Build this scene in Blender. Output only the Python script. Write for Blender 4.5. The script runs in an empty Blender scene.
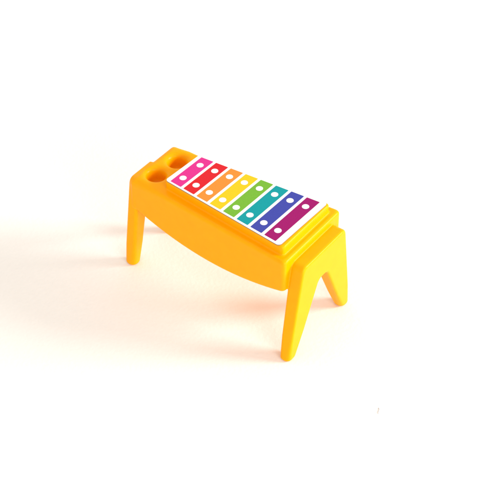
import bpy, bmesh, math
import numpy as np
from mathutils import Vector, Matrix

S = 0.01                      # everything below is written in centimetres; 1 Blender unit = 1 m
scene = bpy.context.scene

# ------------------------------------------------------------------ camera
AZ, EL, ROLL, FPX, DIST = 0.6423, 0.7372, -0.0113, 1363.16, 34.017
TGT = Vector((3.3244, -0.4101, 2.0))
zc = Vector((math.cos(EL) * math.sin(AZ), -math.cos(EL) * math.cos(AZ), math.sin(EL)))
rc = Vector((0, 0, 1)).cross(zc).normalized()
uc = zc.cross(rc)
c_, s_ = math.cos(ROLL), math.sin(ROLL)
r2, u2 = rc * c_ + uc * s_, uc * c_ - rc * s_
cam_d = bpy.data.cameras.new('camera')
cam = bpy.data.objects.new('camera', cam_d)
scene.collection.objects.link(cam)
M = Matrix((r2, u2, zc)).transposed().to_4x4()
M.translation = (TGT + zc * DIST) * S
cam.matrix_world = M
cam_d.sensor_fit = 'VERTICAL'
cam_d.sensor_height = 24
cam_d.sensor_width = 24
cam_d.lens = 24 * FPX / 500.0
cam_d.clip_start = 0.01
cam_d.clip_end = 100
scene.camera = cam
scene.render.resolution_x, scene.render.resolution_y = 1012, 1024

# ------------------------------------------------------------------ light
world = bpy.data.worlds.new('World')
scene.world = world
world.use_nodes = True
bg = world.node_tree.nodes['Background']
bg.inputs[0].default_value = (1.0, 0.945, 0.87, 1)
bg.inputs[1].default_value = 0.97

KEY_AZ, KEY_EL, KEY_D, KEY_R = math.radians(35), math.radians(22.5), 120.0, 42.0
kd = Vector((math.cos(KEY_EL) * math.cos(KEY_AZ), math.cos(KEY_EL) * math.sin(KEY_AZ), math.sin(KEY_EL)))
ld = bpy.data.lights.new('window_light', 'AREA')
ld.shape = 'DISK'
ld.size = KEY_R * S
ld.energy = 15.2
ld.color = (1.0, 0.97, 0.93)
lo = bpy.data.objects.new('window_light', ld)
scene.collection.objects.link(lo)
lo.location = (Vector((2.5, 0, 1)) + kd * KEY_D) * S
lo.rotation_euler = kd.to_track_quat('Z', 'Y').to_euler()

FILL_AZ, FILL_EL = math.radians(-22), math.radians(18)
fd_ = Vector((math.cos(FILL_EL) * math.cos(FILL_AZ), math.cos(FILL_EL) * math.sin(FILL_AZ), math.sin(FILL_EL)))
l2 = bpy.data.lights.new('fill_light', 'AREA')  # added fill lamp, lightens the inner face of the left leg
l2.shape = 'DISK'
l2.size = 76 * S
l2.energy = 7.4
l2.color = (1.0, 0.97, 0.93)
lo2 = bpy.data.objects.new('fill_light', l2)
scene.collection.objects.link(lo2)
lo2.location = (Vector((2.5, 0, 1)) + fd_ * 120) * S
lo2.rotation_euler = fd_.to_track_quat('Z', 'Y').to_euler()

scene.view_settings.view_transform = 'Standard'
scene.view_settings.look = 'None'
scene.view_settings.exposure = 0.0
scene.view_settings.gamma = 1.0
scene.view_settings.use_curve_mapping = False

# ------------------------------------------------------------------ materials
def mat(name, col, rough=0.5, spec=0.5, sss=0.0, sss_rad=(1, .4, .1), sss_scale=0.002,
        mottle=0.0, mscale=300.0, bump=0.0, bscale=3000.0, coat=0.0, bdist=0.0001):
    m = bpy.data.materials.new(name)
    m.use_nodes = True
    nt = m.node_tree
    b = nt.nodes['Principled BSDF']
    b.inputs['Base Color'].default_value = (*col, 1)
    b.inputs['Roughness'].default_value = rough
    b.inputs['Specular IOR Level'].default_value = spec
    b.inputs['Subsurface Weight'].default_value = sss
    b.inputs['Subsurface Radius'].default_value = sss_rad
    b.inputs['Subsurface Scale'].default_value = sss_scale
    b.inputs['Coat Weight'].default_value = coat
    tc = nt.nodes.new('ShaderNodeTexCoord')
    if mottle:
        n = nt.nodes.new('ShaderNodeTexNoise')
        n.inputs['Scale'].default_value = mscale
        n.inputs['Detail'].default_value = 5
        nt.links.new(tc.outputs['Object'], n.inputs['Vector'])
        mx = nt.nodes.new('ShaderNodeMix')
        mx.data_type = 'RGBA'
        mx.inputs[6].default_value = (*[c * (1 - mottle) for c in col], 1)
        mx.inputs[7].default_value = (*[min(1, c * (1 + mottle)) for c in col], 1)
        nt.links.new(n.outputs['Fac'], mx.inputs[0])
        nt.links.new(mx.outputs[2], b.inputs['Base Color'])
    if bump:
        n2 = nt.nodes.new('ShaderNodeTexNoise')
        n2.inputs['Scale'].default_value = bscale
        n2.inputs['Detail'].default_value = 4
        nt.links.new(tc.outputs['Object'], n2.inputs['Vector'])
        bp = nt.nodes.new('ShaderNodeBump')
        bp.inputs['Strength'].default_value = bump
        bp.inputs['Distance'].default_value = bdist
        nt.links.new(n2.outputs['Fac'], bp.inputs['Height'])
        nt.links.new(bp.outputs['Normal'], b.inputs['Normal'])
    return m

plastic = mat('yellow_plastic', (0.97, 0.375, 0.0), rough=0.30, spec=0.10, sss=0.2,
              sss_rad=(1.0, 0.45, 0.08), sss_scale=0.0012, mottle=0.06, mscale=350, bump=0.12, bscale=1500)
paper = mat('white_paper', (0.86, 0.84, 0.82), rough=0.9, spec=0.1, mottle=0.02, mscale=500, bump=0.65, bscale=1000, bdist=0.0001)
sticker_white = mat('sticker_white', (0.82, 0.82, 0.82), rough=0.4, spec=0.4)
INK = {
    'pink':    (0.62, 0.028, 0.24),
    'red':     (0.60, 0.014, 0.022),
    'orange':  (0.70, 0.24, 0.035),
    'yellow':  (0.74, 0.50, 0.012),
    'green':   (0.155, 0.39, 0.035),
    'teal':    (0.003, 0.28, 0.31),
    'blue':    (0.045, 0.058, 0.34),
    'purple':  (0.29, 0.005, 0.125),
}
inks = {k: mat('ink_' + k, v, rough=0.5, spec=0.12, mottle=0.16, mscale=3500) for k, v in INK.items()}
edge_shade = mat('sticker_edge_shade', (0.22, 0.17, 0.14), rough=0.8, spec=0.1)
fibre_mat = mat('fibre', (0.50, 0.50, 0.54), rough=0.8)

# ------------------------------------------------------------------ helpers
def link(o, parent=None):
    scene.collection.objects.link(o)
    if parent:
        o.parent = parent
    return o

def mesh_obj(name, verts, faces, mats, parent=None, fmat=None, normals=None, smooth=True):
    me = bpy.data.meshes.new(name)
    me.from_pydata([tuple(v) for v in verts], [], [tuple(f) for f in faces])
    for m in (mats if isinstance(mats, (list, tuple)) else [mats]):
        me.materials.append(m)
    if fmat is not None:
        for p, i in zip(me.polygons, fmat):
            p.material_index = i
    me.polygons.foreach_set('use_smooth', [smooth] * len(me.polygons))
    me.update()
    if normals is not None:
        me.normals_split_custom_set_from_vertices([tuple(n) for n in normals])
    return link(bpy.data.objects.new(name, me), parent)

# ------------------------------------------------------------------ the moulded plastic as a distance field
def smax(a, b, k):
    h = np.clip(0.5 - 0.5 * (b - a) / k, 0, 1)
    return b + (a - b) * h + k * h * (1 - h)
def smin(a, b, k):
    return -smax(-a, -b, k)
def plane2(px, py, x0, y0, x1, y1):       # signed distance, positive on the left of (x0,y0)->(x1,y1)
    dx, dy = x1 - x0, y1 - y0
    l = math.hypot(dx, dy)
    return ((py - y0) * dx - (px - x0) * dy) / l

H0, H1, ZB, ZP, L = 0.86, 1.18, 3.01, 3.27, 5.0
H0B, H1B = 0.80, 1.24
XA, XB, SA, SB = 1.01, 4.735, 0.65, 0.985        # the sticker
HOLES = ((0.415, -0.335), (0.51, 0.405))

def sd_body(x, y, z):
    front = plane2(x, y, L, -H1, 0, -H0)
    back = plane2(x, y, 0, H0B, L, H1B) - 0.12 * np.clip((1.5 - x) / 1.0, 0, 1) ** 1.5
    # rear end wall in two shallow lobes, one round each hole
    lf = smax(-0.045 - x, y - 0.13, 0.10)
    lb = smax(-0.05 - x, -(y + 0.25), 0.10)
    left = smin(lf, lb, 0.05)
    sides = smax(front, back, 0.1)
    sides = smax(sides, x - L, 0.13)
    sides = smax(sides, left, 0.09)
    top = z - ZB
    zbot = 1.64 + 0.42 * ((x - 2.5) / 2.5) ** 2
    bot = (zbot - z) * 0.95
    soft_end = 0.10 + 0.12 * np.clip((1.0 - x) / 0.8, 0, 1)
    d = smax(sides, top, soft_end)
    return smax(d, bot, 0.07)

def sd_panel(x, y, z):
    m = -0.002
    hx = XB - XA
    front = plane2(x, y, XB, -(SB + m), XA, -(SA + m))
    back = plane2(x, y, XA, SA + m, XB, SB + m + 0.04)
    d = smax(front, back, 0.08)
    d = smax(d, XA - 0.07 + 0.09 * (y + .6) - x, 0.1)
    d = smax(d, x - XB - 0.08, 0.12)
    d = smax(d, z - ZP, 0.07)
    return smax(d, ZB - 0.3 - z, 0.05)

def sd_leg(x, y, z, side):
    if side > 0:
        outer = plane2(x, z, L + 0.36, 2.7, L + 0.345, 0)
        inner = -plane2(x, z, L - 0.03, 2.7, L + 0.035, 0)
        ztop, yt, yb = 2.80, 0.91, 1.45
    else:
        outer = plane2(x, z, -0.38, 0, -0.13, 2.8)
        inner = plane2(x, z, 0.16, 2.6, -0.03, 0)
        ztop, yt, yb = 2.97, 0.83, 0.985
    # outer outline in y,z
    lo_ = math.hypot(yb - yt, 2.7)
    nY, nZ = 2.7 / lo_, (yb - yt) / lo_
    fr = (-(y) - yb) * nY + z * nZ
    bk = (y - yb - (-0.10 if side < 0 else -0.13 + 0.065 * z)) * nY + z * nZ
    o = smax(fr, bk, 0.06)
    if side < 0:
        ztop = ztop - 0.5 * np.clip((y - 0.02) / 0.35, 0, 1)
    o = smax(o, (z - ztop), 0.16)
    # arch between the legs
    wi = yb - (0.36 if side > 0 else 0.33)
    sl = 0.475 if side > 0 else 0.13
    li = math.hypot(1, sl)
    a1 = (-y - (wi - sl * z)) / li
    a2 = (y - (wi - (0.10 if side > 0 else 0.0) - (sl - 0.05) * z)) / li
    arch = smax(smax(a1, a2, 0.2), z - 1.93, 0.13)
    prof = smax(o, -arch, 0.05)
    slab = smax(outer, inner, 0.04)
    d = smax(prof, slab, (0.075 if side > 0 else 0.10) + 0.07 * np.clip(1 - z / 0.7, 0, 1))
    # rounded foot
    return smax(d, -z, 0.085)

def sd_holes(x, y, z):
    d = None
    for hx, hy in HOLES:
        r = np.sqrt((x - hx) ** 2 + (y - hy) ** 2) - 0.236
        h = smax(r, 2.58 - z, 0.12)
        d = h if d is None else np.minimum(d, h)
    return d

def sdf_all(x, y, z):
    b = sd_body(x, y, z)
    p = sd_panel(x, y, z)
    lr = sd_leg(x, y, z, 1)
    ll = sd_leg(x, y, z, -1)
    d = smin(b, p, 0.05)
    d = smin(d, smin(lr, ll, 0.01), 0.035)
    h = sd_holes(x, y, z)
    return smax(d, -h, 0.17), b, p, lr, ll, h

def surface_nets(res=0.024):
    lo3 = np.array([-0.52, -1.55, -0.08])
    hi3 = np.array([5.52, 1.55, 3.42])
    n = np.ceil((hi3 - lo3) / res).astype(int)
    ax = [lo3[i] + res * np.arange(n[i] + 1) for i in range(3)]
    F = np.empty(tuple(n + 1), np.float32)
    Y, Z = np.meshgrid(ax[1], ax[2], indexing='ij')
    for i in range(0, n[0] + 1, 16):
        X = ax[0][i:i + 16][:, None, None]
        F[i:i + 16] = sdf_all(X, Y[None], Z[None])[0]
    neg = F < 0
    cnt = np.zeros(tuple(n), np.int8)
    for a in (0, 1):
        for b in (0, 1):
            for c in (0, 1):
                cnt += neg[a:n[0] + a, b:n[1] + b, c:n[2] + c]
    act = (cnt > 0) & (cnt < 8)
    idx = -np.ones(tuple(n), np.int64)
    cells = np.argwhere(act)
    idx[act] = np.arange(len(cells))
    acc = np.zeros((len(cells), 3))
    w = np.zeros(len(cells))
    corners = [(a, b, c) for a in (0, 1) for b in (0, 1) for c in (0, 1)]
    for a in corners:
        for k in range(3):
            if a[k]:
                continue
            b = list(a); b[k] = 1
            fa = F[tuple((cells + a).T)]
            fb = F[tuple((cells + b).T)]
            m = (fa < 0) != (fb < 0)
            t = np.where(m, fa / np.where(m, fa - fb, 1), 0)
            pos = np.tile(np.array(a, float), (len(cells), 1))
            pos[:, k] += t
            acc += pos * m[:, None]
            w += m
    V = lo3 + (cells + acc / w[:, None]) * res
    quads = []
    for k in range(3):
        u, v = (k + 1) % 3, (k + 2) % 3
        sl0 = [slice(None)] * 3; sl1 = [slice(None)] * 3
        sl0[k] = slice(0, n[k]); sl1[k] = slice(1, n[k] + 1)
        A, B = neg[tuple(sl0)], neg[tuple(sl1)]
        e = np.argwhere(A != B)
        e = e[(e[:, u] > 0) & (e[:, v] > 0) & (e[:, u] < n[u]) & (e[:, v] < n[v])]
        eu = np.zeros(3, int); eu[u] = 1
        ev = np.zeros(3, int); ev[v] = 1
        q = np.stack([idx[tuple((e - eu - ev).T)], idx[tuple((e - ev).T)], idx[tuple(e.T)], idx[tuple((e - eu).T)]], 1)
        inside_first = A[tuple(e.T)]
        q[~inside_first] = q[~inside_first][:, ::-1]
        quads.append(q)
    Q = np.concatenate(quads)
    def grad(P, h=1e-3):
        g = np.empty_like(P)
        for k in range(3):
            d = np.zeros(3); d[k] = h
            g[:, k] = (sdf_all(*(P + d).T)[0] - sdf_all(*(P - d).T)[0]) / (2 * h)
        return g
    for _ in range(3):
        g = grad(V)
        f = sdf_all(*V.T)[0]
        step = -(f / np.maximum((g * g).sum(1), 0.2))[:, None] * g
        V = V + np.clip(step, -res * .6, res * .6)
    g = grad(V, 4e-3)
    N = g / np.maximum(np.linalg.norm(g, axis=1), 1e-6)[:, None]
    return V, Q, N

V, Q, N = surface_nets()
cen = V[Q].mean(1)
_, fb_, fp_, flr, fll, fh = sdf_all(*cen.T)
stack = np.abs(np.stack([fb_, fp_, flr, fll]))
which = np.argmin(np.stack([fb_, fp_, np.where(cen[:, 0] > 2.5, flr, 9), np.where(cen[:, 0] < 2.5, fll, 9)]), 0)
# inside the holes the nearest wall is the hole's own
rad = np.min([np.hypot(cen[:, 0] - hx, cen[:, 1] - hy) for hx, hy in HOLES], 0)
in_hole = (rad < 0.335) & (cen[:, 2] > 2.4) & (cen[:, 2] < 2.955) & (np.abs(fh) < 0.1)
which[(which == 1) & (cen[:, 2] < ZB + 0.004)] = 0
lab = which.copy()
for side, base in ((2, 10), (3, 20)):
    m = which == side
    low = m & (cen[:, 2] < 1.88)
    lab[m] = base
    lab[low & (cen[:, 1] < 0)] = base + 1
    lab[low & (cen[:, 1] >= 0)] = base + 2
hole_id = (np.hypot(cen[:, 0] - HOLES[1][0], cen[:, 1] - HOLES[1][1]) < 0.335).astype(int)
lab[in_hole & (which == 0)] = 30
lab[in_hole & (hole_id == 1)] = 31
lab[in_hole & (hole_id == 0)] = 30

def piece(name, ids, parent):
    sel = Q[np.isin(lab, ids)]
    used, inv = np.unique(sel, return_inverse=True)
    return mesh_obj(name, V[used] * S, inv.reshape(sel.shape), plastic, parent, normals=N[used])

root = bpy.data.objects.new('toy_xylophone', None)
link(root)
root.empty_display_size = 0.01
root['label'] = 'yellow plastic toy xylophone on four splayed legs with eight rainbow coloured bars'
root['category'] = 'toy xylophone'

body = piece('body', [0], root)
piece('mallet_hole', [30], body)
piece('mallet_hole', [31], body)
piece('raised_panel', [1], root)
for base in (10, 20):
    fr = piece('leg_frame', [base], root)
    piece('leg', [base + 1], fr)
    piece('leg', [base + 2], fr)

# ------------------------------------------------------------------ sticker with its bars
def rounded_poly(pts, rads, seg=10):
    out = []
    n = len(pts)
    for i in range(n):
        p = Vector(pts[i]); a = (Vector(pts[i - 1]) - p).normalized(); b = (Vector(pts[(i + 1) % n]) - p).normalized()
        ang = a.angle(b); r = rads[i]
        t = r / math.tan(ang / 2)
        c = p + (a + b).normalized() * (r / math.sin(ang / 2))
        s, e = p + a * t - c, p + b * t - c
        a0, a1 = math.atan2(s.y, s.x), math.atan2(e.y, e.x)
        while a1 - a0 > math.pi: a1 -= 2 * math.pi
        while a1 - a0 < -math.pi: a1 += 2 * math.pi
        for k in range(seg + 1):
            th = a0 + (a1 - a0) * k / seg
            out.append((c.x + r * math.cos(th), c.y + r * math.sin(th)))
    return out

def prism(name, outline, z0, z1, m, parent):
    n = len(outline)
    vs = [(x * S, y * S, z0 * S) for x, y in outline] + [(x * S, y * S, z1 * S) for x, y in outline]
    fs = [list(range(n - 1, -1, -1)), list(range(n, 2 * n))]
    fs += [(i, (i + 1) % n, n + (i + 1) % n, n + i) for i in range(n)]
    return mesh_obj(name, vs, fs, m, parent, smooth=False)

ZS = ZP + 0.018
outline = rounded_poly([(0.975, -SA), (4.71, -SB), (4.77, SB + 0.005), (1.05, SA)], [0.10, 0.10, 0.09, 0.05])
sticker = prism('sticker', outline, ZP - 0.006, ZS, [sticker_white, edge_shade], root)
for p_ in sticker.data.polygons:            # dark cut edge paints in the shadow line under the sticker
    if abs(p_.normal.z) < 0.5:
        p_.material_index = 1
sticker['label'] = 'white sticker sheet printed with eight coloured bars'

names = ['pink', 'red', 'orange', 'yellow', 'green', 'teal', 'blue', 'purple']
for i, nm in enumerate(names):
    xf0 = 1.108 + 0.4395 * i                 # the bars lean a little, as printed
    xf1 = xf0 + 0.352
    xb0, xb1 = xf0 + 0.045, xf1 + 0.052
    bw = lambda x: 0.607 + (0.902 - 0.607) * (x - 1.11) / (4.57 - 1.11)
    cs = [(xf0, -bw(xf0)), (xf1, -bw(xf1)), (xb1, bw(xb1) - 0.005), (xb0, bw(xb0) - 0.005)]
    o2 = rounded_poly(cs, [0.015] * 4, 3)
    n = len(o2)
    vs = [(x * S, y * S, (ZS + 0.0015) * S) for x, y in o2]
    fs = [list(range(n))]
    fm = [0]
    dy = 0.325 + (0.557 - 0.325) * i / 7
    for sgn in (-1, 1):
        k0 = len(vs)
        for k in range(28):
            a = 2 * math.pi * k / 28
            vs.append((((xf0 + xf1) / 2 + 0.022 + 0.018 * sgn + 0.091 * math.cos(a)) * S, (sgn * dy + 0.091 * math.sin(a)) * S, (ZS + 0.003) * S))
        fs.append(list(range(k0, k0 + 28)))
        fm.append(1)
    b = mesh_obj('bar', vs, fs, [inks[nm], sticker_white], sticker, fmat=fm, smooth=False)
    b['label'] = nm + ' bar with two white dots'

# ------------------------------------------------------------------ the surface and the fibre on it
g = 3.0
gr = mesh_obj('ground', [(-g, -g, 0), (g, -g, 0), (g, g, 0), (-g, g, 0)], [(0, 1, 2, 3)], paper, smooth=False)
gr['kind'] = 'structure'

def ground_point(px, py):       # where a spot seen in the photograph lies on the sheet of paper
    C = TGT + zc * DIST
    d = r2 * ((px - 247) / FPX) - u2 * ((py - 250) / FPX) - zc
    t = -C.z / d.z
    return C + d * t

base_pt = ground_point(378.3, 411)
base_pt.z -= 0.007
path = [base_pt + Vector(o) for o in ((-0.045, 0.085, 0.012), (0.005, 0.045, 0.02), (0.012, 0.0, 0.016), (0.03, -0.05, 0.02), (0.05, -0.075, 0.012))]
vs, fs = [], []
R_ = 0.006
for i, p in enumerate(path):
    d = (path[min(i + 1, 4)] - path[max(i - 1, 0)]).normalized()
    a = d.cross(Vector((0, 0, 1))).normalized(); b = a.cross(d)
    for k in range(8):
        t = 2 * math.pi * k / 8
        vs.append((p + a * math.cos(t) * R_ + b * math.sin(t) * R_) * S)
for i in range(4):
    for k in range(8):
        fs.append((i * 8 + k, i * 8 + (k + 1) % 8, (i + 1) * 8 + (k + 1) % 8, (i + 1) * 8 + k))
fs += [tuple(range(7, -1, -1)), tuple(range(32, 40))]
fib = mesh_obj('lint_fibre', vs, fs, fibre_mat)
fib['label'] = 'tiny pale grey lint fibre lying alone on the white paper'
fib['category'] = 'lint'
